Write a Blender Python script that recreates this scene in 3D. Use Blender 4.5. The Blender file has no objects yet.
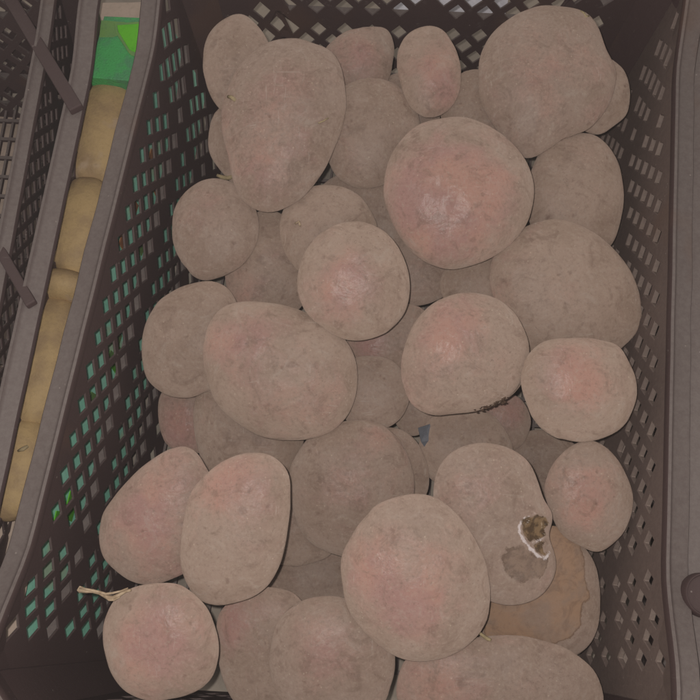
import bpy, bmesh, math, random
from mathutils import Vector, Matrix, noise
random.seed(7)
S = bpy.context.scene
COL = S.collection
F = 844.0; TH = math.radians(18); CAMZ = 0.77
CAM = Vector((0, 0, CAMZ))
FWD = Vector((0, math.sin(TH), -math.cos(TH))); UP = Vector((0, math.cos(TH), math.sin(TH))); RT = Vector((1, 0, 0))
def unp(px, py, Z): return CAM + RT*((px-350)/F*Z) + UP*((350-py)/F*Z) + FWD*Z
def onz(px, py, z):
    d = RT*((px-350)/F) + UP*((350-py)/F) + FWD
    return CAM + d*((z-CAMZ)/d.z)
def proj(p):
    d = p-CAM; Z = d.dot(FWD)
    return 350+F*d.dot(RT)/Z, 350-F*d.dot(UP)/Z
def lin(c): return c/12.92 if c <= .04045 else ((c+.055)/1.055)**2.4
def rgb(r, g, b): return (lin(r/255), lin(g/255), lin(b/255), 1)

# front -> back.  name: (label, outline px, pink patches)
POT = [
('AL','large round dusty pink potato in front, below the potato with the rotten hole, overlapping it',
 [(342,578),(343,555),(357,528),(379,505),(407,495),(430,496),(453,510),(471,533),(485,560),(490,587),(487,619),(471,642),(443,658),(411,661),(384,649),(361,629),(347,606)],
 [(385,585,42,1),(425,612,30,.8),(385,540,22,.5),(450,560,20,.3)]),
('I','big round potato with the brightest salmon pink skin, upper middle of the heap',
 [(384,195),(388,165),(400,142),(420,125),(445,118),(475,120),(503,135),(525,160),(534,188),(530,215),(515,240),(490,258),(462,268),(440,268),(415,255),(396,230)],
 [(415,195,38,1.2),(455,165,30,1),(478,215,35,1),(440,235,25,1),(500,180,25,.6)]),
('B','longest potato, tall dusty oval at the upper left, lying over four others',
 [(330,48),(341,68),(346,100),(341,130),(327,165),(311,188),(291,205),(268,212),(250,207),(236,190),(229,160),(222,130),(224,100),(236,72),(252,52),(275,40),(298,38),(318,46)],
 [(285,85,32,.5),(267,165,30,.8),(300,140,20,.3)]),
('Q','round potato with a soft pink spot, left of and below the bright salmon pink one',
 [(297,285),(301,260),(315,238),(335,226),(360,222),(385,232),(402,255),(410,285),(406,310),(390,330),(365,340),(340,338),(316,322),(302,305)],
 [(347,272,22,.8),(335,300,28,.6),(370,290,20,.3)]),
('P','blunt round potato with a pink middle, directly below the big plain grey one',
 [(522,370),(530,352),(549,340),(568,338),(586,338),(606,341),(622,349),(636,379),(637,395),(634,407),(626,423),(613,434),(598,440),(581,442),(565,440),(549,434),(534,420),(526,402),(521,385)],
 [(575,365,24,1),(590,395,20,.8),(560,385,20,.5)]),
('AG','upright egg-shaped potato with an orange pink top, lower left of the heap',
 [(251,452),(273,456),(288,471),(290,499),(286,541),(277,571),(260,593),(230,604),(209,604),(191,589),(181,563),(183,529),(191,494),(213,469),(234,456)],
 [(250,480,26,1.1),(222,495,22,.7),(262,530,25,.3)]),
('AM','potato with a rotten hole ringed by white mould on its right flank',
 [(475,443),(503,446),(526,459),(537,480),(544,501),(552,512),(552,523),(549,537),(555,555),(555,574),(539,597),(512,605),(489,601),(465,585),(446,550),(434,510),(436,475),(450,453)],
 [(482,478,22,.6),(470,500,15,.4)]),
('V','broad knobbly potato with purple pink blotches, left of the middle of the pile',
 [(203,345),(206,375),(218,405),(240,425),(265,438),(300,440),(330,432),(350,412),(358,385),(355,360),(343,338),(320,320),(292,308),(262,302),(232,303),(212,318)],
 [(232,345,28,.9),(290,400,38,.6),(268,330,20,.5),(335,385,18,.4)]),
('O','round potato with a rosy upper half and soil crumbs clinging along its lower edge',
 [(401,375),(405,345),(418,318),(440,300),(470,293),(500,300),(519,318),(529,348),(524,380),(506,400),(476,411),(450,414),(428,414),(410,402)],
 [(452,325,25,1),(470,345,30,.5),(430,360,20,.3)]),
('H','largest potato, pale pear-shaped one in the top right corner of the crate',
 [(479,82),(481,56),(492,33),(511,17),(533,7),(555,6),(578,10),(591,17),(600,33),(607,52),(615,67),(615,86),(607,108),(589,128),(563,139),(540,154),(527,160),(511,149),(496,130),(481,104)],
 [(533,95,30,.5),(545,40,28,.3)]),
('AF','pink potato leaning on the left wall, just left of the upright egg-shaped one',
 [(99,541),(101,520),(110,503),(136,473),(166,451),(191,447),(204,464),(215,490),(212,530),(200,560),(179,576),(153,585),(137,583),(123,576),(106,560)],
 [(138,525,32,1.2),(165,480,28,.9)]),
('K','big plain grey potato without pink, against the right wall below the bright salmon pink one',
 [(490,262),(508,238),(531,224),(558,219),(586,228),(613,249),(632,274),(641,302),(640,329),(622,347),(600,362),(560,368),(525,350),(505,322),(492,292)],
 [(580,300,25,.2)]),
('S','round brown potato with faint silvery spots, against the left wall below the longest potato',
 [(172,230),(175,208),(188,190),(208,179),(232,182),(250,198),(259,222),(256,245),(242,265),(222,277),(200,280),(184,265),(175,248)],
 [(205,215,25,.3),(235,255,12,.3)]),
('AC','broad grey brown potato behind and left of the large round pink one in front',
 [(289,480),(296,455),(312,435),(335,424),(365,420),(392,432),(408,455),(414,480),(412,510),(400,540),(375,555),(350,558),(318,548),(297,525)],
 [(345,485,30,.6),(372,440,14,.5)]),
('AK','round dusty potato at the bottom edge, left of the large round pink one',
 [(272,640),(282,615),(305,600),(340,597),(370,610),(390,630),(395,660),(391,683),(380,708),(345,722),(305,718),(280,700),(270,670)],
 [(320,640,28,.8),(335,665,20,.4)]),
('AH','round shiny pink potato at the lower left with a pale dried root on its top',
 [(103,631),(110,607),(127,590),(154,583),(182,586),(206,607),(218,638),(216,666),(202,688),(178,697),(147,700),(120,686),(107,662)],
 [(165,630,32,1),(135,650,28,.8),(190,655,20,.4)]),
('AO','long pink potato at the bottom edge, right of the large round pink one',
 [(398,674),(410,655),(440,642),(480,637),(512,635),(549,642),(576,654),(594,670),(603,693),(600,720),(560,740),(480,742),(420,730),(398,702)],
 [(428,688,32,1),(470,675,25,.3)]),
('AP','oval potato with a pink flank, right of the one with the rotten hole',
 [(594,441),(617,459),(631,487),(632,510),(622,535),(599,552),(581,546),(562,535),(551,514),(544,487),(553,464),(571,446)],
 [(592,495,26,1),(580,520,18,.5)]),
('F','small upright pink potato in the back row, just left of the largest potato',
 [(397,62),(400,45),(410,32),(427,26),(443,30),(456,50),(461,72),(458,95),(447,112),(430,118),(415,112),(404,95)],
 [(435,72,24,1.1),(443,95,14,.8)]),
('U','smooth grey potato against the left wall, beside the knobbly one with purple blotches',
 [(142,345),(146,322),(160,300),(182,287),(210,281),(232,292),(240,320),(235,360),(222,385),(205,392),(190,398),(168,395),(150,382),(143,363)],
 []),
('E','dusty brown potato right of the longest one, with a silvery scuff low on it',
 [(322,120),(332,95),(352,82),(378,78),(402,88),(416,108),(420,130),(412,155),(396,178),(381,186),(362,189),(342,182),(328,160)],
 [(352,150,20,.4)]),
('R','grey potato tucked under the lower right of the longest one',
 [(280,220),(290,200),(310,187),(338,186),(360,196),(373,215),(378,232),(375,262),(345,280),(305,275),(284,250)],
 []),
('D','small pink-faced potato in the back row, touching the top right of the longest one',
 [(325,50),(332,42),(347,31),(371,27),(387,29),(394,44),(393,62),(386,84),(365,98),(342,92),(328,72)],
 [(360,57,24,.9)]),
('J','smooth grey potato against the right wall, under the largest potato',
 [(530,175),(545,145),(570,133),(596,136),(615,156),(622,178),(624,200),(618,230),(605,252),(575,262),(545,250),(528,215)],
 [(575,195,20,.2)]),
('A','small upright yellowish brown potato in the top left corner of the crate',
 [(203,62),(207,38),(221,21),(238,14),(251,19),(265,36),(274,60),(272,92),(255,115),(232,116),(217,106),(207,86)],
 []),
('C','potato almost hidden behind the left side of the longest one, with a pale sprout nub',
 [(209,134),(214,115),(228,102),(255,100),(272,125),(272,165),(255,188),(236,186),(221,171),(210,154)],
 []),
('AB','thin dark edge of a potato showing immediately left of the blue scrap',
 [(355,450),(372,432),(395,428),(415,440),(427,464),(428,490),(412,512),(380,515),(358,490)],
 []),
('X','brown potato in the centre, wedged right of the knobbly one with purple blotches',
 [(335,385),(345,363),(365,356),(388,359),(402,370),(410,390),(407,408),(397,422),(380,429),(355,427),(340,410)],
 []),
('N','grey potato in the gap directly below the bright salmon pink one',
 [(440,285),(452,262),(478,252),(505,260),(518,285),(512,315),(485,328),(455,318)],
 []),
('M','small grey potato peeping out just right of the round one with a soft pink spot',
 [(385,275),(395,252),(420,243),(443,252),(454,270),(450,288),(438,300),(412,306),(392,298)],
 [(405,285,14,.3)]),
('Z','grey potato under the rosy-topped one, above the potato with the rotten hole',
 [(420,440),(434,416),(470,408),(492,415),(505,430),(513,450),(508,478),(480,492),(445,488),(422,468)],
 []),
('AN','rotting tan orange potato in the lower right with a ragged-edged stain',
 [(500,560),(520,540),(545,526),(565,530),(582,545),(594,562),(600,587),(600,615),(594,636),(583,651),(555,665),(515,662),(485,650),(474,620),(478,585)],
 []),
('AE','broad grey potato beneath the knobbly one with purple blotches',
 [(195,400),(205,380),(235,370),(280,378),(300,400),(305,430),(299,456),(285,480),(255,492),(222,488),(203,462),(194,430)],
 []),
('W','potato with a pink patch peeping out under the round one with a soft pink spot',
 [(345,345),(360,322),(388,308),(415,305),(432,320),(432,348),(415,368),(385,374),(358,368)],
 [(370,348,16,1.1)]),
('AJ','potato with a pink shoulder at the bottom edge, second from the left',
 [(217,640),(219,614),(238,595),(264,588),(294,593),(310,620),(312,665),(300,700),(270,716),(240,708),(223,680)],
 [(240,620,24,1),(225,640,14,.6)]),
('AI','potato mostly hidden in the gap right of the upright egg-shaped one',
 [(262,520),(275,495),(300,488),(325,500),(335,525),(332,552),(315,562),(290,566),(268,556)],
 []),
('AH2','darker potato deep in the gap above the round dusty one at the bottom edge',
 [(262,590),(278,560),(310,548),(345,556),(362,585),(355,612),(330,628),(290,625),(268,612)],
 []),
('T','dull purple brown potato deep in the gap right of the round silvery-spotted one',
 [(225,268),(238,235),(262,210),(292,222),(308,255),(306,298),(285,318),(255,320),(232,303)],
 [(252,292,16,.6),(280,255,12,.3)]),
('AA','small dark pink potato in the gap beneath the rosy-topped one',
 [(470,425),(480,403),(500,394),(518,397),(529,412),(530,428),(521,446),(500,455),(478,448)],
 [(508,412,20,1)]),
('AD','small pink potato against the left wall, under the smooth grey one',
 [(158,410),(162,392),(178,382),(205,385),(222,405),(222,435),(205,452),(178,451),(163,438)],
 [(178,420,26,1)]),
('G','grey potato filling the gap between the small upright pink one and the largest one',
 [(440,110),(446,85),(462,73),(482,70),(502,82),(508,110),(498,138),(470,146),(448,134)],
 []),
('H2','potato sticking out behind the right side of the largest one',
 [(570,85),(582,66),(604,58),(620,66),(628,80),(630,97),(626,115),(611,128),(596,135),(576,125),(568,104)],
 []),
('AQ','potato showing below the blunt round one, between the rotten-holed one and the right wall',
 [(505,455),(515,438),(535,430),(560,434),(578,450),(580,480),(565,502),(535,505),(512,488)],
 []),
('Y','sliver of a brown potato just above the blue scrap',
 [(392,405),(400,390),(418,386),(433,396),(437,415),(428,430),(410,436),(396,424)],
 []),
('EX','potato deep in the gap touching the left side of the bright salmon pink one',
 [(312,218),(318,190),(345,172),(380,170),(408,178),(428,200),(430,235),(412,258),(380,262),(358,245)],
 []),
('EY','potato deep behind the small upright pink one in the back row',
 [(378,100),(386,80),(402,72),(425,80),(440,102),(436,130),(415,142),(390,132)],
 []),
]
ZS = [0.5488, 0.6358, 0.6549, 0.6134, 0.5886, 0.5588, 0.5708, 0.627, 0.6002, 0.6671, 0.5802, 0.6481, 0.6678, 0.641, 0.5701, 0.5369, 0.5651, 0.5933, 0.669, 0.6506, 0.6805, 0.6669, 0.697, 0.6786, 0.6743, 0.6898, 0.6585, 0.6543, 0.6675, 0.6807, 0.6704, 0.6061, 0.6686, 0.67, 0.5921, 0.6606, 0.6782, 0.6878, 0.6871, 0.6868, 0.6856, 0.6841, 0.7009, 0.6793, 0.6997, 0.7038]
AMB = .33; FLASH = 7.7; HAZE = .0040
# ------------------------------------------------------------------ object helpers
def link(name, me, mat=None, parent=None, smooth=True):
    o = bpy.data.objects.new(name, me); COL.objects.link(o)
    if mat: me.materials.append(mat)
    if smooth and len(me.polygons): me.polygons.foreach_set('use_smooth', [True]*len(me.polygons))
    if parent: o.parent = parent
    return o
def tag(o, label=None, cat=None, group=None, kind=None):
    if label: o['label'] = label
    if cat: o['category'] = cat
    if group: o['group'] = group
    if kind: o['kind'] = kind
    return o
def empty(name, loc):
    o = bpy.data.objects.new(name, None); COL.objects.link(o); o.location = loc
    o.empty_display_size = .02
    return o
class MB:
    def __init__(s, org=Vector((0, 0, 0))): s.v = []; s.f = []; s.o = Vector(org)
    def add(s, vs, fs):
        n = len(s.v); s.v += [tuple(Vector(v)-s.o) for v in vs]; s.f += [tuple(i+n for i in f) for f in fs]
    def hexa(s, b, t):           # bottom 4, top 4 (same winding)
        s.add(list(b)+list(t), [(3, 2, 1, 0), (4, 5, 6, 7)]+[(i, (i+1) % 4, 4+(i+1) % 4, 4+i) for i in range(4)])
    def box(s, a, b, w, h, up=Vector((0, 0, 1))):   # bar from a to b
        a, b = Vector(a), Vector(b); d = (b-a).normalized(); q = d.cross(up).normalized()*w/2; u = q.cross(d).normalized()*h/2
        s.hexa([a-q-u, a+q-u, b+q-u, b-q-u], [a-q+u, a+q+u, b+q+u, b-q+u])
    def tube(s, pts, rads, n=8):
        pts = [Vector(p) for p in pts]; vs = []; fs = []
        for i, p in enumerate(pts):
            d = (pts[min(i+1, len(pts)-1)]-pts[max(i-1, 0)]).normalized()
            a = d.cross(Vector((.3, .2, 1))).normalized(); b = d.cross(a)
            for k in range(n):
                t = 2*math.pi*k/n; vs.append(p+(a*math.cos(t)+b*math.sin(t))*rads[i])
        for i in range(len(pts)-1):
            for k in range(n): fs.append((i*n+k, i*n+(k+1) % n, (i+1)*n+(k+1) % n, (i+1)*n+k))
        fs.append(tuple(range(n))[::-1]); fs.append(tuple((len(pts)-1)*n+k for k in range(n)))
        s.add(vs, fs)
    def mesh(s, name, weld=0):
        me = bpy.data.meshes.new(name); me.from_pydata(s.v, [], s.f)
        bm = bmesh.new(); bm.from_mesh(me)
        if weld: bmesh.ops.remove_doubles(bm, verts=bm.verts, dist=weld); bmesh.ops.dissolve_degenerate(bm, edges=bm.edges, dist=weld)
        bmesh.ops.recalc_face_normals(bm, faces=bm.faces); bm.to_mesh(me); bm.free()
        return me

# ------------------------------------------------------------------ materials
def mat(name):
    m = bpy.data.materials.new(name); m.use_nodes = True
    nt = m.node_tree; return m, nt, nt.nodes['Principled BSDF']
def N(nt, t, **k):
    n = nt.nodes.new(t)
    for a, b in k.items():
        if hasattr(n, a): setattr(n, a, b)
        else: n.inputs[a.replace('_', ' ')].default_value = b
    return n
def ramp(nt, src, lo, hi, a=0., b=1.):
    n = N(nt, 'ShaderNodeMapRange'); n.interpolation_type = 'SMOOTHSTEP'
    n.inputs[1].default_value = lo; n.inputs[2].default_value = hi; n.inputs[3].default_value = a; n.inputs[4].default_value = b
    nt.links.new(src, n.inputs[0]); return n.outputs[0]
def mth(nt, op, a, b=None, clamp=False):
    n = N(nt, 'ShaderNodeMath'); n.operation = op; n.use_clamp = clamp
    for i, x in enumerate((a, b)):
        if x is None: continue
        if isinstance(x, (int, float)): n.inputs[i].default_value = x
        else: nt.links.new(x, n.inputs[i])
    return n.outputs[0]
def mix(nt, f, a, b, blend='MIX'):
    n = N(nt, 'ShaderNodeMix'); n.data_type = 'RGBA'; n.blend_type = blend
    for i, x in ((0, f), (6, a), (7, b)):
        if isinstance(x, (int, float, tuple)): n.inputs[i].default_value = x
        else: nt.links.new(x, n.inputs[i])
    return n.outputs[2]
def noi(nt, co, scale, detail=3, rough=.55, dist=0.):
    n = N(nt, 'ShaderNodeTexNoise'); n.inputs['Scale'].default_value = scale; n.inputs['Detail'].default_value = detail
    n.inputs['Roughness'].default_value = rough; n.inputs['Distortion'].default_value = dist
    nt.links.new(co, n.inputs['Vector']); return n.outputs['Fac']
def ocoord(nt, rand=True, scale=None):
    tc = N(nt, 'ShaderNodeTexCoord').outputs['Object']
    if rand:
        oi = N(nt, 'ShaderNodeObjectInfo').outputs['Random']
        a = N(nt, 'ShaderNodeVectorMath'); a.operation = 'ADD'
        m = mth(nt, 'MULTIPLY', oi, 37.0); nt.links.new(tc, a.inputs[0]); nt.links.new(m, a.inputs[1]); tc = a.outputs[0]
    if scale:
        mp = N(nt, 'ShaderNodeMapping'); mp.inputs['Scale'].default_value = scale; nt.links.new(tc, mp.inputs[0]); tc = mp.outputs[0]
    return tc
def bump(nt, bs, h, strength, dist, prev=None):
    b = N(nt, 'ShaderNodeBump'); b.inputs['Strength'].default_value = strength; b.inputs['Distance'].default_value = dist
    nt.links.new(h, b.inputs['Height'])
    if prev: nt.links.new(prev, b.inputs['Normal'])
    return b.outputs[0]

def potato_mat():
    m, nt, bs = mat('potato_skin'); L = nt.links
    co = ocoord(nt)
    at = N(nt, 'ShaderNodeAttribute'); at.attribute_name = 'mask'
    sp = N(nt, 'ShaderNodeSeparateColor'); L.new(at.outputs['Color'], sp.inputs[0])
    pink, tan, scab = sp.outputs[0], sp.outputs[1], sp.outputs[2]; pit = at.outputs['Alpha']
    n1 = noi(nt, co, 22, 4, .6); n2 = noi(nt, co, 75, 4, .65); n3 = noi(nt, co, 420, 3, .6); n4 = noi(nt, co, 1500, 2, .6)
    rnd = N(nt, 'ShaderNodeObjectInfo').outputs['Random']
    c = mix(nt, rnd, rgb(*DUST_A), rgb(*DUST_B))
    c = mix(nt, mth(nt, 'MULTIPLY', ramp(nt, n1, .40, .66), .55), c, rgb(*DUST_C))
    c = mix(nt, mth(nt, 'MULTIPLY', ramp(nt, n2, .52, .72), .32), c, rgb(*DUST_D))
    # skin showing through where the dust has rubbed off
    n0 = noi(nt, co, 38, 3, .6, .6)
    pm = mth(nt, 'ADD', pink, mth(nt, 'MULTIPLY', mth(nt, 'SUBTRACT', n2, .5), .9))
    pm = mth(nt, 'ADD', pm, mth(nt, 'MULTIPLY', mth(nt, 'SUBTRACT', n0, .5), 1.5))
    pm = mth(nt, 'ADD', pm, mth(nt, 'MULTIPLY', mth(nt, 'SUBTRACT', n3, .5), 1.0))
    pm = mth(nt, 'MULTIPLY', ramp(nt, pm, .08, 1.35), PINK_AMT)
    pc = mix(nt, ramp(nt, n1, .38, .62), rgb(*PINK_A), rgb(*PINK_B))
    c = mix(nt, pm, c, pc)
    # dark scurfy blotches and fine scratches
    v = N(nt, 'ShaderNodeTexVoronoi'); v.inputs['Scale'].default_value = 55; v.inputs['Randomness'].default_value = 1
    wv = N(nt, 'ShaderNodeVectorMath'); wv.operation = 'ADD'; nn = N(nt, 'ShaderNodeTexNoise'); nn.inputs['Scale'].default_value = 90
    L.new(co, nn.inputs['Vector']); sc = N(nt, 'ShaderNodeVectorMath'); sc.operation = 'SCALE'; sc.inputs['Scale'].default_value = .02
    L.new(nn.outputs['Color'], sc.inputs[0]); L.new(co, wv.inputs[0]); L.new(sc.outputs[0], wv.inputs[1]); L.new(wv.outputs[0], v.inputs['Vector'])
    blot = mth(nt, 'MULTIPLY', ramp(nt, v.outputs['Distance'], .30, .12), ramp(nt, noi(nt, co, 31, 2), .53, .62))
    c = mix(nt, mth(nt, 'MULTIPLY', blot, .28), c, rgb(96, 74, 62))
    # brownish film, thin pale dust streaks and hair scratches
    film = noi(nt, co, 55, 5, .7, 1.2)
    c = mix(nt, mth(nt, 'MULTIPLY', ramp(nt, film, .50, .70), .46), c, rgb(122, 100, 86))
    c = mix(nt, mth(nt, 'MULTIPLY', ramp(nt, film, .46, .30), .30), c, rgb(182, 168, 156))
    for ax, sd in (((9, 120, 9), 0), ((120, 14, 30), 1)):
        s_ = noi(nt, ocoord(nt, True, ax), 3.2, 3, .6, .8)
        c = mix(nt, mth(nt, 'MULTIPLY', mth(nt, 'MULTIPLY', ramp(nt, s_, .62, .72), ramp(nt, n0, .5, .62)), .30), c, rgb(196, 184, 172))
    v2 = N(nt, 'ShaderNodeTexVoronoi'); v2.inputs['Scale'].default_value = 210; L.new(co, v2.inputs['Vector'])
    spk = mth(nt, 'MULTIPLY', ramp(nt, v2.outputs['Distance'], .16, .06), ramp(nt, noi(nt, co, 60, 2), .50, .60))
    c = mix(nt, mth(nt, 'MULTIPLY', spk, .5), c, rgb(200, 182, 162))
    ea = N(nt, 'ShaderNodeAttribute'); ea.attribute_name = 'eye'
    ef = mth(nt, 'ADD', ea.outputs['Fac'], mth(nt, 'MULTIPLY', mth(nt, 'SUBTRACT', noi(nt, co, 300, 3, .7), .5), 1.4))
    c = mix(nt, mth(nt, 'MULTIPLY', mth(nt, 'MULTIPLY', ramp(nt, ef, .35, .9), ramp(nt, ea.outputs['Fac'], .05, .3)), .36), c, rgb(104, 78, 66))
    v3 = N(nt, 'ShaderNodeTexVoronoi'); v3.inputs['Scale'].default_value = 330; L.new(wv.outputs[0], v3.inputs['Vector'])
    sp3 = mth(nt, 'MULTIPLY', ramp(nt, v3.outputs['Distance'], .22, .08), ramp(nt, noi(nt, co, 26, 3), .52, .62))
    c = mix(nt, mth(nt, 'MULTIPLY', sp3, .38), c, rgb(92, 70, 58))
    c = mix(nt, mth(nt, 'MULTIPLY', ramp(nt, n3, .50, .75), .42), c, rgb(178, 162, 146))
    c = mix(nt, mth(nt, 'MULTIPLY', ramp(nt, n3, .46, .28), .26), c, rgb(112, 92, 80))
    c = mix(nt, mth(nt, 'MULTIPLY', ramp(nt, n4, .56, .75), .22), c, rgb(88, 74, 64))
    # tan rot with a ragged edge
    tn = mth(nt, 'ADD', tan, mth(nt, 'MULTIPLY', mth(nt, 'SUBTRACT', noi(nt, co, 130, 4, .7), .5), .55))
    tf = ramp(nt, tn, .47, .58)
    film_ = noi(nt, co, 30, 4, .65, .8)
    tcx = mix(nt, ramp(nt, mth(nt, 'ADD', mth(nt, 'MULTIPLY', film_, .6), mth(nt, 'MULTIPLY', n2, .4)), .42, .60), rgb(164, 132, 106), rgb(150, 126, 108))
    tcx = mix(nt, mth(nt, 'MULTIPLY', ramp(nt, noi(nt, co, 70, 5, .7, 1.5), .48, .66), .55), tcx, rgb(124, 98, 80))
    c = mix(nt, mth(nt, 'MULTIPLY', tf, mth(nt, 'MULTIPLY', ramp(nt, n1, .3, .6, .55, .85), 1.)), c, tcx)
    te = mth(nt, 'MULTIPLY', ramp(nt, tn, .48, .53), ramp(nt, tn, .64, .55))
    c = mix(nt, mth(nt, 'MULTIPLY', te, .5), c, rgb(98, 74, 54))
    # damp brown stain
    sn = mth(nt, 'ADD', scab, mth(nt, 'MULTIPLY', mth(nt, 'SUBTRACT', noi(nt, co, 95, 5, .75), .5), 1.0))
    c = mix(nt, mth(nt, 'MULTIPLY', mth(nt, 'MULTIPLY', ramp(nt, sn, .36, .66), ramp(nt, n3, .3, .6, .6, 1.)), .58), c, mix(nt, ramp(nt, noi(nt, co, 140, 4, .7), .40, .60), rgb(84, 64, 50), rgb(128, 106, 88)))
    se = mth(nt, 'MULTIPLY', ramp(nt, sn, .42, .50), ramp(nt, sn, .70, .52))
    c = mix(nt, mth(nt, 'MULTIPLY', mth(nt, 'MULTIPLY', se, ramp(nt, n2, .42, .55)), .55), c, rgb(88, 68, 54))
    # hole with mould: ring white, inside wet brown
    pn = mth(nt, 'ADD', pit, mth(nt, 'MULTIPLY', mth(nt, 'SUBTRACT', noi(nt, co, 240, 3, .7), .5), .35))
    ma = N(nt, 'ShaderNodeAttribute'); ma.attribute_name = 'mould'
    inside = ramp(nt, pn, .50, .60)
    ic = mix(nt, ramp(nt, noi(nt, co, 170, 3), .42, .62), rgb(84, 66, 48), rgb(132, 108, 80))
    ic = mix(nt, ramp(nt, n3, .60, .72), ic, rgb(176, 156, 130))
    c = mix(nt, inside, c, ic)
    mf = mth(nt, 'ADD', ma.outputs['Fac'], mth(nt, 'MULTIPLY', mth(nt, 'SUBTRACT', noi(nt, co, 300, 5, .8), .5), 2.4))
    c = mix(nt, mth(nt, 'MULTIPLY', mth(nt, 'MULTIPLY', ramp(nt, mf, .32, .85), ramp(nt, ma.outputs['Fac'], .02, .25)), .85), c, rgb(216, 206, 204))
    L.new(c, bs.inputs['Base Color'])
    rg = mth(nt, 'SUBTRACT', .60, mth(nt, 'MULTIPLY', pm, .26)); rg = mth(nt, 'SUBTRACT', rg, mth(nt, 'MULTIPLY', inside, .4))
    L.new(rg, bs.inputs['Roughness'])
    bs.inputs['Diffuse Roughness'].default_value = .9
    bs.inputs['Specular IOR Level'].default_value = .32
    bs.inputs['Sheen Weight'].default_value = SHEEN; bs.inputs['Sheen Roughness'].default_value = .6
    bs.inputs['Sheen Tint'].default_value = rgb(200, 185, 170)
    b = bump(nt, bs, n0, .6, .004); b = bump(nt, bs, n2, .5, .0024, b); b = bump(nt, bs, n3, .35, .0005, b); b = bump(nt, bs, n4, .3, .0002, b)
    b = bump(nt, bs, mth(nt, 'MULTIPLY', inside, noi(nt, co, 260, 3)), .7, .002, b)
    L.new(b, bs.inputs['Normal'])
    return m

def plastic_mat(name, base, dust, amt, sideamt, streak=.3):
    m, nt, bs = mat(name); L = nt.links
    co = ocoord(nt)
    n1 = noi(nt, co, 16, 4, .6); n2 = noi(nt, co, 260, 4, .75); n3 = noi(nt, co, 700, 3, .6)
    g = N(nt, 'ShaderNodeNewGeometry'); sx = N(nt, 'ShaderNodeSeparateXYZ'); L.new(g.outputs['Normal'], sx.inputs[0])
    up = ramp(nt, sx.outputs[2], .35, .95)              # dust settles on faces that look up
    d = mth(nt, 'MULTIPLY', ramp(nt, n2, .2, .8, .62, 1.), ramp(nt, n1, .3, .7, .86, 1.))
    f = mth(nt, 'MULTIPLY', d, mth(nt, 'ADD', mth(nt, 'MULTIPLY', up, amt), sideamt), True)
    c = mix(nt, f, base, dust)
    v = N(nt, 'ShaderNodeTexVoronoi'); v.inputs['Scale'].default_value = 160; L.new(co, v.inputs['Vector'])
    spk = mth(nt, 'MULTIPLY', ramp(nt, v.outputs['Distance'], .14, .05), ramp(nt, noi(nt, co, 40, 2), .56, .62))
    c = mix(nt, mth(nt, 'MULTIPLY', spk, .5), c, rgb(170, 158, 150))
    sc = noi(nt, ocoord(nt, True, (6, 60, 6)), 14, 4, .75)
    c = mix(nt, mth(nt, 'MULTIPLY', ramp(nt, sc, .60, .72), streak), c, dust)
    st = noi(nt, co, 9, 3, .6); c = mix(nt, mth(nt, 'MULTIPLY', ramp(nt, st, .58, .72), .3), c, rgb(112, 84, 66))
    L.new(c, bs.inputs['Base Color']); bs.inputs['Roughness'].default_value = .62
    bs.inputs['Specular IOR Level'].default_value = .35
    L.new(bump(nt, bs, n3, .25, .0003, bump(nt, bs, n2, .35, .0007)), bs.inputs['Normal'])
    return m

def simple_mat(name, a, b, scale=30, rough=.8, third=None, bmp=.0006, stretch=None, t=(.4, .62)):
    m, nt, bs = mat(name); L = nt.links
    co = ocoord(nt, True, stretch)
    n1 = noi(nt, co, scale, 4, .6); n2 = noi(nt, co, scale*9, 3, .65)
    c = mix(nt, ramp(nt, n1, t[0], t[1]), a, b)
    if third: c = mix(nt, mth(nt, 'MULTIPLY', ramp(nt, noi(nt, co, scale*.55, 3, .6), .58, .66), .8), c, third)
    c = mix(nt, mth(nt, 'MULTIPLY', ramp(nt, n2, .5, .75), .3), c, tuple(x*.55 for x in a[:3])+(1,))
    L.new(c, bs.inputs['Base Color']); bs.inputs['Roughness'].default_value = rough
    bs.inputs['Specular IOR Level'].default_value = .25
    L.new(bump(nt, bs, n2, .4, bmp), bs.inputs['Normal'])
    return m

# tuned colours (surface albedo as sRGB)
DUST_A = (168, 146, 131); DUST_B = (158, 137, 124); DUST_C = (146, 124, 108); DUST_D = (130, 109, 96)
PINK_A = (184, 139, 125); PINK_B = (172, 131, 125); PINK_AMT = .72; SHEEN = .13
MP = potato_mat()
BLACKP = rgb(75, 58, 57); DUSTP = rgb(119, 109, 104)
MC = plastic_mat('dusty_dark_plastic', BLACKP, DUSTP, .95, .10)
MCW = plastic_mat('heavily_dusted_plastic', rgb(86, 69, 67), rgb(144, 128, 118), .7, .6, .6)
MCUP = plastic_mat('dark_cup_plastic', BLACKP, DUSTP, .10, .05)
M_root = simple_mat('dried_root', rgb(190, 168, 140), rgb(160, 138, 112), 200)
M_sprout = simple_mat('pale_sprout', rgb(176, 158, 122), rgb(158, 142, 112), 200)
M_soil = simple_mat('soil', rgb(96, 76, 62), rgb(70, 55, 46), 300)
M_kraft = simple_mat('yellow_skin', rgb(186, 158, 112), rgb(160, 134, 100), 45, .6, rgb(182, 158, 130), .0012, None, (.35, .7))
M_beige = simple_mat('beige_cardboard', rgb(196, 176, 160), rgb(178, 160, 144), 24, .85)
M_teal = simple_mat('teal_print', rgb(176, 246, 218), rgb(158, 236, 206), 28, .6, rgb(196, 214, 180))
M_green = simple_mat('green_print', rgb(84, 184, 104), rgb(92, 160, 112), 60, .4, None, .003)
M_lime = simple_mat('lime_print', rgb(112, 206, 52), rgb(96, 194, 50), 40, .45)
M_pale = simple_mat('pale_green_print', rgb(126, 170, 92), rgb(118, 160, 96), 60, .45)
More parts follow.
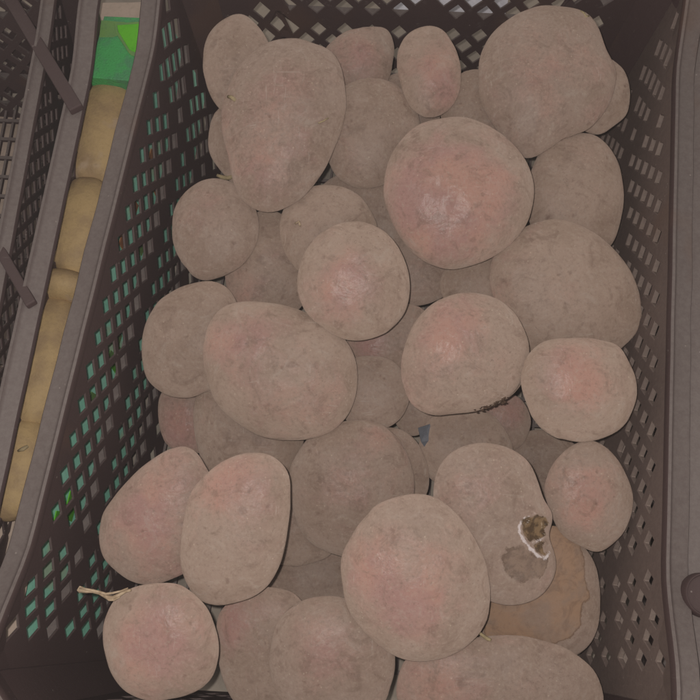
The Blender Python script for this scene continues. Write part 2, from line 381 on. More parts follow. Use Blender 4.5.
M_orange = simple_mat('orange_print', rgb(190, 130, 86), rgb(170, 112, 76), 60, .6)
M_floor = simple_mat('concrete_floor', rgb(168, 156, 142), rgb(150, 140, 128), 9, .9)
M_sack = simple_mat('white_sack', rgb(232, 230, 236), rgb(214, 212, 220), 30, .7)
M_blue = simple_mat('blue_plastic', rgb(106, 108, 114), rgb(96, 98, 104), 60, .5)

# ------------------------------------------------------------------ potatoes
def outline(pts, n):
    P = [Vector((p[0], p[1])) for p in pts]; m = len(P); O = []
    for i in range(m):
        p0, p1, p2, p3 = P[i-1], P[i], P[(i+1) % m], P[(i+2) % m]
        for k in range(10):
            t = k/10
            O.append(.5*((2*p1)+(p2-p0)*t+(2*p0-5*p1+4*p2-p3)*t*t+(-p0+3*p1-3*p2+p3)*t**3))
    A = cx = cy = 0
    for i in range(len(O)):
        a, b = O[i], O[(i+1) % len(O)]; w = a.x*b.y-b.x*a.y; A += w/2; cx += (a.x+b.x)*w; cy += (a.y+b.y)*w
    c = Vector((cx/6/A, cy/6/A))
    q = sorted((math.atan2(o.y-c.y, o.x-c.x), (o-c).length) for o in O)
    q = [(q[-1][0]-2*math.pi, q[-1][1])]+q+[(q[0][0]+2*math.pi, q[0][1])]
    R = []; j = 0
    for k in range(n):
        th = -math.pi+2*math.pi*k/n
        while q[j+1][0] < th: j += 1
        t = (th-q[j][0])/max(1e-9, q[j+1][0]-q[j][0]); R.append(q[j][1]*(1-t)+q[j+1][1]*t)
    w = max(1, n//48)
    R = [sum(R[(k+d) % n] for d in range(-w, w+1))/(2*w+1) for k in range(n)]
    return c, R
def sdf(poly, x, y):            # signed distance to a polygon, inside positive
    d = 1e9; ins = False; m = len(poly)
    for i in range(m):
        ax, ay = poly[i]; bx, by = poly[(i+1) % m]
        ex, ey = bx-ax, by-ay; t = max(0, min(1, ((x-ax)*ex+(y-ay)*ey)/(ex*ex+ey*ey)))
        d = min(d, math.hypot(x-ax-t*ex, y-ay-t*ey))
        if (ay > y) != (by > y) and x < (bx-ax)*(y-ay)/(by-ay)+ax: ins = not ins
    return d if ins else -d
TANPOLY = [(480, 560), (510, 535), (552, 520), (578, 538), (583, 555), (587, 583), (591, 597), (582, 606), (581, 628), (569, 638), (556, 643), (520, 650), (485, 640)]
STAIN = [(503, 556), (508, 548), (517, 546), (527, 550), (538, 558), (552, 558), (552, 568), (546, 576), (535, 578), (524, 583), (514, 577), (505, 572)]
HOLES = [[(521, 521), (526, 516), (532, 517), (537, 514), (546, 517), (549, 524), (545, 529), (547, 535), (540, 541), (533, 540), (530, 543), (523, 534)],
         [(533, 545), (541, 540), (548, 543), (550, 551), (545, 556), (537, 553)]]
MOULD = [(521, 521, .7), (519, 527, 1), (520, 534, 1), (525, 542, .9), (531, 549, 1), (538, 556, 1.1), (546, 558, 1), (551, 551, .6)]
MOULD2 = [(524, 518, .5), (530, 515, .3), (537, 513, .4)]
MOULD3 = [(533, 543, .6), (538, 541, .8), (544, 538, .5)]
def hsdf(x, y): return max(sdf(h, x, y) for h in HOLES)
def mould(x, y):
    best = 0
    for L in (MOULD, MOULD2, MOULD3):
        for (ax, ay, aw), (bx, by, bw) in zip(L, L[1:]):
            ex, ey = bx-ax, by-ay; t = max(0, min(1, ((x-ax)*ex+(y-ay)*ey)/(ex*ex+ey*ey)))
            d = math.hypot(x-ax-t*ex, y-ay-t*ey); best = max(best, (aw+(bw-aw)*t)*math.exp(-(d/(1.7+.9*noise.noise(Vector((x*.23, y*.23, 0)))))**2))
    return best
DIMPLES = {'I': [(439, 187, 7, 1.6), (457, 206, 8, 1.1), (470, 168, 6, .5)], 'AL': [(455, 612, 8, .8), (400, 618, 7, .6), (435, 560, 7, .5)],
           'H': [(583, 108, 9, 1.1), (540, 140, 6, .5)], 'O': [(446, 352, 6, .5)], 'AP': [(585, 530, 9, .8)], 'V': [(330, 395, 10, 1.), (300, 320, 9, .6)],
           'AF': [(128, 532, 8, .7)], 'AG': [(243, 560, 8, .5)], 'F': [(442, 96, 7, .8)], 'AO': [(540, 650, 13, 1.3)], 'Q': [(352, 262, 6, .4)],
           'B': [(250, 100, 8, .6), (262, 160, 7, .5)], 'AK': [(365, 640, 6, .5)], 'P': [(605, 405, 7, .5)], 'AC': [(368, 443, 12, .9)], 'AN': [(548, 600, 14, .6)]}
pot_obj = {}
def make_potato(nm, label, pts, pinks, Z, idx):
    big = nm == 'AM'
    n, m = (220, 130) if big else (112, 64)
    c, R = outline(pts, n)
    C = unp(c.x, c.y, Z); dirn = (CAM-C).normalized(); s = Z/F
    T = .63*min((R[k]+R[(k+n//2) % n])/2 for k in range(n))*s
    off = Vector((idx*3.1, idx*1.7, 0)); V = []; fs = []
    rr = random.Random(idx)
    own = [(rr.uniform(-1, 1), rr.uniform(-1, 1), rr.uniform(-1, 1)) for _ in range(7)]
    dimp = [((unp(x, y, Z)), r*s, a*.001) for x, y, r, a in DIMPLES.get(nm, [])]
    rs = sum(R)/n*s
    for j in range(m+1):
        ph = math.pi*j/m; sn, cs = math.sin(ph)**.94, math.cos(ph)
        for k in range(n if 0 < j < m else 1):
            th = -math.pi+2*math.pi*k/n
            p = RT*(math.cos(th)*R[k]*s*sn)-UP*(math.sin(th)*R[k]*s*sn)+dirn*(T*cs)
            u = p/rs
            face = abs(cs)
            lump = noise.noise(u*1.3+off)*.055*(.2+.8*face)+noise.noise(u*3.0+off)*.03*(.35+.65*face)
            p = p*(1+lump)
            for ox, oy, oz in own:
                d = (p.normalized()-Vector((ox, oy, oz)).normalized()).length
                if d < .35: p -= p.normalized()*(.0010*math.exp(-(d/.06)**2)-.0003*math.exp(-((d-.15)/.06)**2))
            w = p+C
            if cs > 0:
                for dc, dr, da in dimp:
                    q = w-dc; q -= dirn*q.dot(dirn); e = q.length/dr
                    if e < 3: p -= dirn*(da*(math.exp(-e*e)-.35*math.exp(-((e-1.5)/.6)**2)))
            if big and cs > 0:
                x, y = proj(C+p); h = hsdf(x, y)
                if h > -3:
                    t = min(1, max(0, (h+1)/5)); p -= dirn*(.0045*t*t*(3-2*t)*(1+.35*noise.noise(p*260)))
                    p += dirn*(.0007*math.exp(-((h+1)/1.6)**2)+.0012*mould(x, y)*(1+noise.noise(p*900)))
            V.append(p)
    ix = lambda j, k: 0 if j == 0 else (1+(m-1)*n if j == m else 1+(j-1)*n+k % n)
    for j in range(m):
        for k in range(n):
            if j == 0: fs.append((0, ix(1, k), ix(1, k+1)))
            elif j == m-1: fs.append((ix(j, k), ix(m, 0), ix(j, k+1)))
            else: fs.append((ix(j, k), ix(j+1, k), ix(j+1, k+1), ix(j, k+1)))
    me = bpy.data.meshes.new('potato'); me.from_pydata([tuple(v) for v in V], [], fs)
    bm = bmesh.new(); bm.from_mesh(me); bmesh.ops.recalc_face_normals(bm, faces=bm.faces); bm.to_mesh(me); bm.free()
    at = me.color_attributes.new('mask', 'FLOAT_COLOR', 'POINT')
    pk = []
    for x, y, r, a in pinks:      # patch centre on the surface of the potato
        q = unp(x, y, Z)-C; q -= dirn*q.dot(dirn)
        k = min(range(n), key=lambda k: abs(((math.atan2(y-c.y, x-c.x)+math.pi-2*math.pi*k/n)+math.pi) % (2*math.pi)-math.pi))
        f = min(.98, math.hypot(x-c.x, y-c.y)/R[k]); pk.append((q+dirn*T*math.sqrt(1-f*f), r*s, a))
    back = Vector((rr.uniform(-1, 1), rr.uniform(-1, 1), 0))*rs-dirn*T*.6
    if pinks: pk.append((back, rs*.6, .8))
    dat = []; dm = []; de = []; ownn = [Vector(e).normalized() for e in own]
    for v in V:
        a = sum(w*math.exp(-((v-q).length/r)**2*.75) for q, r, w in pk)
        g = b = al = mo = 0.
        fr = v.dot(dirn) > 0
        if fr and nm in ('AM', 'AN'):
            x, y = proj(C+v)
            if nm == 'AN': g = max(0, min(1, .5+sdf(TANPOLY, x, y)/16))
            else:
                b = max(0, min(1, .5+sdf(STAIN, x, y)/18)); al = max(0, min(1, .5+hsdf(x, y)/12)); mo = mould(x, y)
        dat += [min(1.3, a), g, b, al]; dm.append(mo)
        vn = v.normalized(); de.append(max(math.exp(-((vn-e).length/.06)**2) for e in ownn))
    at.data.foreach_set('color', dat)
    me.attributes.new('eye', 'FLOAT', 'POINT').data.foreach_set('value', de)
    if big: me.attributes.new('mould', 'FLOAT', 'POINT').data.foreach_set('value', dm)
    o = link('potato', me, MP); o.location = C
    tag(o, label, 'potato', 'potatoes heaped in the plastic crate')
    pot_obj[nm] = (o, C, Z, dirn, T, c, R)
    return o
for i, (nm, lab, pts, pk) in enumerate(POT): make_potato(nm, lab, pts, pk, ZS[i], i)

def surf(nm, px, py, lift=0.):
    o, C, Z, dirn, T, c, R = pot_obj[nm]; n = len(R)
    k = int(round((math.atan2(py-c.y, px-c.x)+math.pi)/(2*math.pi)*n)) % n
    f = min(.995, math.hypot(px-c.x, py-c.y)/R[k])
    return unp(px, py, Z)+dirn*(T*math.sqrt(1-f*f)+lift)
def sprout(nm, name, paths, m):
    o, C = pot_obj[nm][:2]; mb = MB(C)
    for pts, rads in paths: mb.tube(pts, rads, 7)
    s = link(name, mb.mesh(name), m, o); return s
Zr = pot_obj['AH'][2]
def rootpath(l, z=0): return [unp(x, y, Zr-.012-z) for x, y in l]
sprout('AH', 'dried_root', [
    (rootpath([(79, 590), (86, 591), (93, 591), (100, 593), (107, 597), (113, 598), (119, 595), (126, 591), (131, 590)]), [.0016, .0013, .0012, .0012, .0014, .0015, .0012, .001, .0009]),
    (rootpath([(81, 588), (90, 590), (99, 592), (106, 594), (113, 593), (121, 591), (128, 588)], .001), [.0006, .0008, .0009, .0008, .0007, .0006, .0004]),
    (rootpath([(103, 595), (109, 600), (114, 600), (120, 597)], .001), [.0004, .0007, .0007, .0003]),
    (rootpath([(80, 593), (78, 590), (80, 587), (84, 588)], -.001), [.0005, .0008, .0008, .0004])], M_root)
def nub(nm, pts, r, m=None, lift=.0012):
    P = [surf(nm, x, y, lift) for x, y in pts]; k = len(P)
    sprout(nm, 'sprout', [(P, [r*(.55+.45*math.sin(math.pi*(i+.4)/k)) for i in range(k)])], m or M_sprout)
nub('B', [(229, 97), (233, 98), (237, 101)], .0016)
nub('C', [(217, 175), (222, 177), (228, 178), (233, 176)], .0019)
nub('AO', [(478, 632), (483, 636), (488, 640), (491, 641)], .0013, None, .003)
nub('H', [(580, 12), (583, 14), (585, 18), (588, 17)], .0013)
nub('B', [(327, 118), (322, 121), (317, 123)], .0006)
nub('R', [(296, 224), (300, 222), (301, 226)], .0010, M_root)
mb = MB(pot_obj['O'][1]); rc = random.Random(4)
for k in range(44):              # crumbs of soil stuck under the rosy-topped potato
    t = rc.random(); x = 474+t*34+rc.uniform(-1, 1); y = 411-t*12+rc.uniform(-2.5, 2)
    p = surf('O', x, y, .0005); r = rc.uniform(.0003, .0012); q = Vector((rc.uniform(-1, 1), rc.uniform(-1, 1), rc.uniform(-1, 1)))*r
    mb.tube([p-RT*r*1.3, p+q*.4, p+RT*r*1.2+q], [r*.35, r*.9, r*.3], 5)
link('soil_crumbs', mb.mesh('soil_crumbs'), M_soil, pot_obj['O'][0])

# ------------------------------------------------------------------ crates
def make_crate(name, O, u, v, hw, hl, Hh, raise_=.03, pitch=.025, hole=.63, fw=.0155, corner=.022, taper=.1, ftaper=.1, floor_cell=(.011, .024), skirt=.012, dusty=False, bands_on=True):
    root = empty(name, (O.x, O.y, O.z-Hh))
    base = Vector(root.location)
    def W(a, b, z): return O+u*a+v*b+Vector((0, 0, z))
    def rz(a, b):                     # the rim climbs towards the corners
        e = hl-abs(b); t = max(0, min(1, 1-(e-.03)/.075)); q = t*t*(3-2*t)
        e2 = hw-abs(a); t2 = max(0, min(1, 1-(e2-.03)/.05))
        return raise_*q*(1 if abs(abs(a)-hw) < .001 or t2 > 0 else t2)
    c = corner
    ring = [(hw, -hl+c), (hw, hl-c), (hw-c, hl), (-hw+c, hl), (-hw, hl-c), (-hw, -hl+c), (-hw+c, -hl), (hw-c, -hl)]
    def ins(a, b, d):
        k = taper*d; kb = k if b > 0 else ftaper*d
        return (a-math.copysign(k, a) if abs(a) > .01 else a, b-math.copysign(kb, b) if abs(b) > .01 else b)
    def P(A, B, s, t, out=0.):        # s 0..1 along the side, t depth below the rim
        a = A[0]+(B[0]-A[0])*s; b = A[1]+(B[1]-A[1])*s
        r = rz(a, b); d = t; z = -t+r*(1-t/Hh)
        a1, b1 = ins(*A, -z); a2, b2 = ins(*B, -z)
        nx, ny = (B[1]-A[1]), -(B[0]-A[0]); l = math.hypot(nx, ny); nx, ny = nx/l, ny/l
        if nx*(A[0]+B[0])+ny*(A[1]+B[1]) < 0: nx, ny = -nx, -ny
        return W(a1+(a2-a1)*s+nx*out, b1+(b2-b1)*s+ny*out, z)
    for i in range(8):
        A, B = ring[i], ring[(i+1) % 8]; Ln = math.hypot(B[0]-A[0], B[1]-A[1])
        corner_panel = Ln < .1
        mb = MB(base)
        if corner_panel:
            for j in range(8):
                for q in range(3):
                    s0, s1 = q/3, (q+1)/3; t0, t1 = Hh*j/8, Hh*(j+1)/8
                    mb.add([P(A, B, s0, t0), P(A, B, s1, t0), P(A, B, s1, t1), P(A, B, s0, t1)], [(0, 1, 2, 3)])
            nmx = 'corner_post'
        else:
            h = pitch/2; ns = int(round(Ln/h)); nt_ = int(round((Hh-.004)/h))
            hs, ht = Ln/ns, Hh/nt_
            long_ = Ln > .45; bands = (7, 13) if long_ else (5, 11)
            vb = [round(ns*f) for f in ((.165, .835) if long_ else (.5,))]
            def cl(x, a, b): return max(a, min(b, x))
            for jj in range(0, nt_+1):
                for ii in range(0, ns+1):
                    if (ii+jj) % 2: continue
                    solid = jj <= 1 or jj >= nt_-1 or ii <= 1 or ii >= ns-1 or jj in bands or any(ii == x for x in vb)
                    cs_, ct_ = ii*hs, jj*ht
                    D = [(cs_, ct_-ht), (cs_+hs, ct_), (cs_, ct_+ht), (cs_-hs, ct_)]
                    f = lambda x, y: P(A, B, cl(x, 0, Ln)/Ln, cl(y, 0, Hh))
                    if solid: mb.add([f(*d) for d in D], [(0, 1, 2, 3)])
                    else:
                        hs_ = hole*(.82 if dusty and i == 0 else 1)*(1+.05*math.sin(ii*7.3+jj*3.1)); I = [(cs_+(x-cs_)*hs_, ct_+(y-ct_)*hs_) for x, y in D]
                        mb.add([f(*d) for d in D]+[f(*d) for d in I], [(k, (k+1) % 4, 4+(k+1) % 4, 4+k) for k in range(4)])
            nmx = 'side_wall'
        wm = MCW if dusty and i == 0 else MC
        me = mb.mesh(nmx, 1e-5)
        o = link(nmx, me, wm, root, False)
        md = o.modifiers.new('Solidify', 'SOLIDIFY'); md.thickness = .0040 if dusty and i == 0 else .0018; md.offset = 0
        bv = o.modifiers.new('Bevel', 'BEVEL'); bv.width = .0006; bv.segments = 1; bv.limit_method = 'ANGLE'
        if not corner_panel and bands_on:          # raised stiffening bands standing proud of the lattice
            mb = MB(base)
            for tt in bands:
                K = 24
                for q in range(K):
                    s0, s1 = q/K, (q+1)/K; t0, t1 = ht*tt-.0045, ht*tt+.0045
                    for ou0, ou1 in ((.0009, .0075),):
                        mb.hexa([P(A, B, s0, t0, ou0), P(A, B, s1, t0, ou0), P(A, B, s1, t1, ou0), P(A, B, s0, t1, ou0)],
                                [P(A, B, s0, t0, ou1), P(A, B, s1, t0, ou1), P(A, B, s1, t1, ou1), P(A, B, s0, t1, ou1)])
            link('stiffening_band', mb.mesh('stiffening_band', 1e-5), wm, root, False)
    # rim flange swept round the octagon
    prof = [(-.0032, -.006), (-.0036, .0012), (-.0028, .0026), (-.0008, .0028), (.0004, .0014), (.002, .0004), (fw-.003, 0), (fw-.001, -.0006), (fw, -.0025), (fw, -skirt), (fw-.0018, -skirt), (fw-.002, -.004), (.001, -.003)]
    path = []
    for i in range(8):
        A, B = ring[i], ring[(i+1) % 8]; Ln = math.hypot(B[0]-A[0], B[1]-A[1]); K = max(2, int(Ln/.012))
        for q in range(K): path.append((A[0]+(B[0]-A[0])*q/K, A[1]+(B[1]-A[1])*q/K))
    mb = MB(base); vs = []; fs = []; n = len(path); k = len(prof)
    for i, (a, b) in enumerate(path):
        pa, pb = path[i-1], path[(i+1) % n]; tx, ty = pb[0]-pa[0], pb[1]-pa[1]; l = math.hypot(tx, ty)
        nx, ny = ty/l, -tx/l
        if nx*a+ny*b < 0: nx, ny = -nx, -ny
        r = rz(a, b); a2, b2 = ins(a, b, -r)
        wob = noise.noise(Vector((a*30, b*30, O.x*9)))*.0006
        for o_, z_ in prof: vs.append(W(a2+nx*(o_+(wob if o_ > .01 else 0)), b2+ny*(o_+(wob if o_ > .01 else 0)), r+z_+wob))
    for i in range(n):
        for q in range(k): fs.append((i*k+q, i*k+(q+1) % k, ((i+1) % n)*k+(q+1) % k, ((i+1) % n)*k+q))
    mb.add(vs, fs); o = link('rim', mb.mesh('rim'), MC, root, True)
    o.data.set_sharp_from_angle(angle=math.radians(40))
    # floor grid
    mb = MB(base); hx, hy = hw-taper*Hh-.002, hl-taper*Hh-.002; z0 = -Hh+.004
    x = -hx
    while x < hx: mb.box(W(x, -hy, z0), W(x, hy, z0), .0022, .004); x += floor_cell[0]
    y = -hy
    while y < hy: mb.box(W(-hx, y, z0+.0012), W(hx, y, z0+.0012), .0034, .0034); y += floor_cell[1]
    link('floor_grid', mb.mesh('floor_grid'), MC, root, False)
    return root, W, P, ring

u0 = Vector((1, -.05, 0)); v0 = Vector((.137, 1, 0))
HC = .21
cr, W0, P0, ring0 = make_crate('plastic_crate', Vector((.0239, .2275, .22))-v0*.002, u0, v0, .2030, .2845, HC, fw=.013, ftaper=.0, dusty=True)
tag(cr, 'dusty black lattice crate filled with the heap of potatoes, in the middle', 'crate', 'dusty dark plastic crates')
# neighbour on the left, empty, only its right rim in view
yA = math.radians(5); uA = Vector((math.cos(yA), -math.sin(yA), 0)); vA = Vector((math.sin(yA), math.cos(yA), 0))
def centre_from_edge(ex, ey, z, u, v, hwf, al):      # rim outer edge point of the right side -> rim centre
    return Vector((ex, ey, z))-u*hwf+v*al
OA = centre_from_edge(-.2165, .186, .222, uA, vA, .2148, .03)
ca, WA, PA, ringA = make_crate('plastic_crate', OA, uA, vA, .2030, .2825, HC, fw=.0118, raise_=.012, skirt=.004)
tag(ca, 'empty dark crate at the left edge whose grey rim runs beside the cardboard strip', 'crate', 'dusty dark plastic crates')
yB = math.radians(2.6); uB = Vector((math.cos(yB), -math.sin(yB), 0)); vB = Vector((math.sin(yB), math.cos(yB), 0))
OB = centre_from_edge(-.2375, .30, .222, uB, vB, .178, -.06)
OB = Vector((OB.x, OB.y, .216))
cb, WB, PB, ringB = make_crate('plastic_crate', OB, uB, vB, .1665, .290, .185, raise_=.004, fw=.0075, skirt=.004, bands_on=False, corner=.02, floor_cell=(.009, .021), pitch=.021)
tag(cb, 'smaller dark crate nested inside the empty one in the top left corner', 'crate', 'dusty dark plastic crates')
cs = Vector((OB.x, OB.y, .0235)); mb = MB(cs)
mb.hexa([cs-uB*.14-vB*.25, cs+uB*.14-vB*.25, cs+uB*.14+vB*.25, cs-uB*.14+vB*.25], [p+Vector((0, 0, .003)) for p in (cs-uB*.14-vB*.25, cs+uB*.14-vB*.25, cs+uB*.14+vB*.25, cs-uB*.14+vB*.25)])
o = link('cardboard_sheet', mb.mesh('cardboard_sheet'), M_beige, None, False); o.location = cs
tag(o, 'flat beige cardboard sheet beneath the floor grid of the nested crate', 'cardboard')
def bar(root, a, b, w, h):
    base = Vector(root.location); mb = MB(base); mb.box(a, b, w, h)
    o = link('stacking_bar', mb.mesh('stacking_bar'), MCUP, root, False)
    bv = o.modifiers.new('Bevel', 'BEVEL'); bv.width = .001; bv.segments = 2
bar(ca, onz(6, -8, .206), onz(77, 110, .2255), .0105, .006)
bar(ca, onz(-20, 215, .206), onz(32, 305, .2255), .0075, .005)
# neighbour on the right: only its left rim and two round stacking bosses show
OR = Vector((.0239, .2255, .2180))+u0*(.2030*2+.0155*2-.0060)
crr, WR, PR, ringR = make_crate('plastic_crate', OR, u0, v0, .2030, .2825, HC, raise_=.012, fw=.0155, skirt=.004)
tag(crr, 'dark crate along the right edge, its grey rim carrying a round stacking cup', 'crate', 'dusty dark plastic crates')
def cup(root, ctr, r):
    base = Vector(root.location); mb = MB(base); n = 40
    prof = [(r*.05, .0016), (r*.8, .0012), (r*.9, .0018), (r*.95, .0032), (r, .0034), (r*1.05, .0024), (r*1.07, -.006)]
    vs = []; fs = []
    for rr_, z in prof:
        for k in range(n):
            t = 2*math.pi*k/n; vs.append(ctr+Vector((math.cos(t)*rr_, math.sin(t)*rr_, z)))
    for j in range(len(prof)-1):
        for k in range(n): fs.append((j*n+k, j*n+(k+1) % n, (j+1)*n+(k+1) % n, (j+1)*n+k))
    fs.append(tuple(range(n)))
    mb.add(vs, fs); o = link('stacking_cup', mb.mesh('stacking_cup'), MCUP, root, True); o.data.set_sharp_from_angle(angle=math.radians(35))
cup(crr, onz(705, 595, .2275), .0128)
cup(crr, onz(696, -6, .2235), .0160)

# ------------------------------------------------------------------ carton between the crates
zt = .150
def strip(l, z): return [onz(x, y, z) for x, y in l]
Lx = [(101, 2), (93, 75), (72, 170), (46, 270), (20, 380), (-8, 500), (-40, 640)]
Rx = [(160, 2), (146, 75), (124, 170), (98, 270), (72, 380), (44, 500), (16, 640)]
root = empty('cardboard_carton', onz(70, 250, .012))
base = Vector(root.location)
mb = MB(base); TL = strip(Lx, zt); TR = strip(Rx, zt)
for i in range(len(TL)-1):
    m_ = 6
    for a in range(m_):
        for b in range(6):
            q = []
            for aa, bb in ((a, b), (a, b+1), (a+1, b+1), (a+1, b)):
                L_ = TL[i].lerp(TL[i+1], aa/m_); R_ = TR[i].lerp(TR[i+1], aa/m_); p = L_.lerp(R_, bb/6)
                p = p+Vector((0, 0, .0014*noise.noise(Vector((p.x*20, p.y*14, 0)))+.0008*noise.noise(p*60))); q.append(p)
            mb.add(q, [(0, 1, 2, 3)])
link('top_flap', mb.mesh('top_flap', 1e-6), M_beige, root)
mb = MB(base)
dz = Vector((0, 0, .136))
for T_ in (TR, TL):
    for i in range(len(T_)-1):
        a, b = T_[i], T_[i+1]; off = Vector((.012 if T_ is TR else -.003, 0, -.003))*1
        sh = Vector((.0185, 0, 0)) if T_ is TR else Vector((.0, 0, 0))
        mb.add([a+Vector((0, 0, -.002)), b+Vector((0, 0, -.002)), b-dz+sh, a-dz+sh], [(0, 1, 2, 3)])
a, b = TL[0]+Vector((0, 0, -.002)), TR[0]+Vector((0, 0, -.002)); mb.add([a, b, b-dz, a-dz], [(0, 1, 2, 3)])
a, b = TL[-1]+Vector((0, 0, -.002)), TR[-1]+Vector((0, 0, -.002)); mb.add([a, b, b-dz, a-dz], [(0, 1, 2, 3)])
link('side_panel', mb.mesh('side_panel', 1e-6), M_teal, root, False)
# printed patches on the teal side (orange and lime)
rp = random.Random(11)
def side_patch(m_, f, z, w, h, name):
    i = f*(len(TR)-1); k = min(len(TR)-2, int(i)); p = TR[k].lerp(TR[k+1], i-k); d = (TR[k+1]-TR[k]).normalized()
    q = Vector((.0015+.0185*(zt-z-.002)/.136, 0, 0)); mb = MB(base)
    P_ = [Vector((p.x, p.y, z))+q+d*x+Vector((0, 0, y)) for x, y in ((-w, -h), (w, -h*.7), (w*.9, h), (-w*.8, h*.8))]
    mb.hexa([x for x in P_], [x+Vector((.0008, 0, 0)) for x in P_])
    link(name, mb.mesh(name), m_, root, False)
for f, z in ((.30, .09), (.27, .11), (.37, .12), (.34, .08), (.43, .125)): side_patch(M_orange, f, z, .007, .008, 'orange_print')
for f, z in ((.86, .125), (.83, .11), (.60, .085)): side_patch(M_lime, f, z, .012, .012, 'lime_print')
for k in range(5): side_patch(M_pale, rp.uniform(.3, .9), rp.uniform(.05, .13), .006, .01, 'pale_print')
tag(root, 'teal sided carton under the yellow potatoes, seen through the openings of the left crate wall', 'carton')

YEL = [((112, 82), (91, 182), 'longest yellow potato in the narrow gap between crates, just below the green box', .0245),
       ((92, 178), (66, 276), 'yellow potato in the narrow gap between crates, second below the green box', .0240),
       ((68, 270), (60, 301), 'small round yellow potato end in the narrow gap between crates', .0225),
       ((60, 297), (28, 428), 'smooth yellow potato in the narrow gap between crates, level with the middle of the heap', .0238),
       ((27, 422), (4, 520), 'lowest yellow potato in the narrow gap between crates, with a pale sprout at its top', .0235)]
for q, (a_, b_, lab, wd) in enumerate(YEL):
    A_, B_ = onz(*a_, .170), onz(*b_, .170); c_ = (A_+B_)/2; ax = (A_-B_); ln = ax.length/2*1.02; ax.normalize()
    c_ = c_+Vector((0, 0, -.002)); sd = ax.cross(Vector((0, 0, 1))).normalized(); mb = MB(c_); n, m = 64, 40; vs = []; fs = []
    for j in range(m+1):
        ph = math.pi*j/m
        for k in range(n):
            th = 2*math.pi*k/n; d = ax*(math.cos(ph)*ln)+(sd*(math.cos(th)*wd)+Vector((0, 0, 1))*(math.sin(th)*.018))*math.sin(ph)**(.72, .9, 1., .85, .78)[q]
            vs.append(c_+d*(1+.14*noise.noise(d*26+Vector((q*5, 0, 0)))+.02*noise.noise(d*110)))
    for j in range(m):
        for k in range(n): fs.append((j*n+k, (j+1)*n+k, (j+1)*n+(k+1) % n, j*n+(k+1) % n))
    mb.add(vs, fs); o = link('yellow_potato', mb.mesh('yellow_potato', 1e-6), M_kraft); o.location = c_
    tag(o, lab, 'potato', 'yellow potatoes in the gap between the crates')
    if q == 4:
        s_ = MB(c_); s_.tube([onz(x, y, z) for x, y, z in ((18, 451, .1868), (23, 449, .1885), (28, 446, .188))], [.0008, .0016, .001], 7)
        link('sprout', s_.mesh('sprout'), M_sprout, o)
# green box end standing on the carton
g = empty('green_box', onz(115, 60, zt+.0016)); gb = Vector(g.location)
def slab(pts, z0, z1, m_, name):
    b = [onz(x, y, z1) for x, y in pts]; mb = MB(gb); n = len(b)
    lo = [Vector((p.x, p.y, z0)) for p in b]
    mb.add(lo+b, [tuple(range(n))[::-1], tuple(range(n, 2*n))]+[(i, (i+1) % n, n+(i+1) % n, n+i) for i in range(n)])
    o = link(name, mb.mesh(name), m_, g, False); bv = o.modifiers.new('Bevel', 'BEVEL'); bv.width = .0006; bv.segments = 2
    return o
slab([(88, 77), (132, 81), (150, 18), (104, 16)], zt+.0016, .1905, M_green, 'box')
slab([(99, 37), (113, 37), (121, 34), (125, 22), (101, 20)], (.1903), .1909, M_pale, 'pale_print')
slab([(114, 23), (146, 21), (141, 58), (131, 55), (128, 52), (115, 32)], (.1903), .1912, M_pale, 'pale_print')
slab([(117, 25), (146, 23), (140, 53), (132, 51), (129, 49), (118, 31)], (.1908), .1916, M_lime, 'lime_print')
tag(g, 'bright green printed box with a lime panel, in the gap at the top left', 'box')

# small green and pale litter beyond the nested crate
# ------------------------------------------------------------------ blue scrap between potatoes
mb = MB(unp(425, 437, .66)); ps = [(418, 428), (430, 424), (433, 440), (428, 452), (421, 442)]
A = [unp(x, y, .657+.004*i % .008) for i, (x, y) in enumerate(ps)]; B = [p+FWD*.0012 for p in A]; n = 5
mb.add(A+B, [(0, 1, 2, 3, 4), (9, 8, 7, 6, 5)]+[(i, (i+1) % 5, 5+(i+1) % 5, 5+i) for i in range(5)])
o = link('plastic_scrap', mb.mesh('plastic_scrap'), M_blue, None, False); o.location = unp(425, 437, .66)
tag(o, 'tiny dull blue scrap of plastic caught between potatoes near the centre', 'scrap')

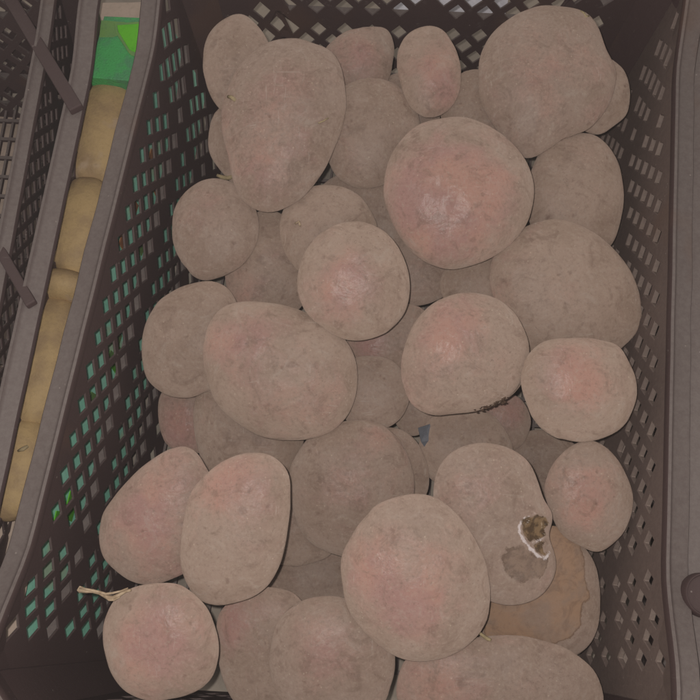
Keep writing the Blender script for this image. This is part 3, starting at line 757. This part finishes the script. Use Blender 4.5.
# ------------------------------------------------------------------ setting
mb = MB(); mb.add([(-1.3, -1, 0), (1.3, -1, 0), (1.3, 1.6, 0), (-1.3, 1.6, 0)], [(0, 1, 2, 3)])
tag(link('ground', mb.mesh('ground'), M_floor), 'pale grey beige concrete floor seen through the back wall of the crate', 'ground', kind='structure')
def lumpy(name, poly, h, m_, label, cat, amp=.004, n=26):
    P_ = [onz(x, y, .002) for x, y in poly]; c = sum(P_, Vector())/4; mb = MB(c)
    vs = []; fs = []
    for i in range(n+1):
        for j in range(n+1):
            p = P_[0].lerp(P_[1], i/n).lerp(P_[3].lerp(P_[2], i/n), j/n)
            e = min(i, n-i, j, n-j)/n*2; hh = h*(1-(1-min(1, e*1.6))**2)
            vs.append(p+Vector((0, 0, hh+amp*noise.noise(p*38)*(1 if e > 0 else 0)+amp*.5*noise.noise(p*110)*(1 if e > 0 else 0))))
    for i in range(n):
        for j in range(n): fs.append((i*(n+1)+j, (i+1)*(n+1)+j, (i+1)*(n+1)+j+1, i*(n+1)+j+1))
    mb.add(vs, fs); o = link(name, mb.mesh(name), m_); o.location = c
    tag(o, label, cat)
lumpy('plastic_sack', [(395, 18), (505, 16), (520, -60), (385, -60)], .02, M_sack, 'crumpled white sack on the floor seen through the back wall of the crate', 'sack')

# thin haze volume that lifts the blacks: closed box round the whole scene
mb = MB(); X0, X1, Y0, Y1, Z0, Z1 = -1.5, 1.5, -1.2, 1.8, -1.0, CAMZ+.06
mb.hexa([(X0, Y0, Z0), (X1, Y0, Z0), (X1, Y1, Z0), (X0, Y1, Z0)], [(X0, Y0, Z1), (X1, Y0, Z1), (X1, Y1, Z1), (X0, Y1, Z1)])
mh = bpy.data.materials.new('haze_volume'); mh.use_nodes = True; nt = mh.node_tree; nt.nodes.clear()
pv = nt.nodes.new('ShaderNodeVolumePrincipled'); pv.inputs['Density'].default_value = HAZE; pv.inputs['Color'].default_value = (.95, .86, .84, 1)
ou = nt.nodes.new('ShaderNodeOutputMaterial'); nt.links.new(pv.outputs[0], ou.inputs['Volume'])
tag(link('haze', mb.mesh('haze'), mh, None, False), 'thin haze veiling the whole picture', 'haze', kind='stuff')
# ------------------------------------------------------------------ light and camera
w = bpy.data.worlds.new('World'); S.world = w; w.use_nodes = True
bg = w.node_tree.nodes['Background']; bg.inputs[0].default_value = (1, .93, .88, 1); bg.inputs[1].default_value = AMB
l = bpy.data.lights.new('phone_flash', 'POINT'); l.energy = FLASH; l.shadow_soft_size = .0035; l.color = (1, .955, .925)
lo = bpy.data.objects.new('phone_flash', l); COL.objects.link(lo); lo.location = CAM-RT*.011+UP*.009
l.use_nodes = False
cd = bpy.data.cameras.new('camera'); cd.sensor_width = 36; cd.lens = 36*F/700; cd.clip_start = .01; cd.clip_end = 50
co = bpy.data.objects.new('camera', cd); COL.objects.link(co); co.location = CAM; co.rotation_euler = (TH, 0, 0)
S.camera = co
S.view_settings.view_transform = 'Standard'; S.view_settings.look = 'None'; S.view_settings.exposure = 0; S.view_settings.gamma = 1
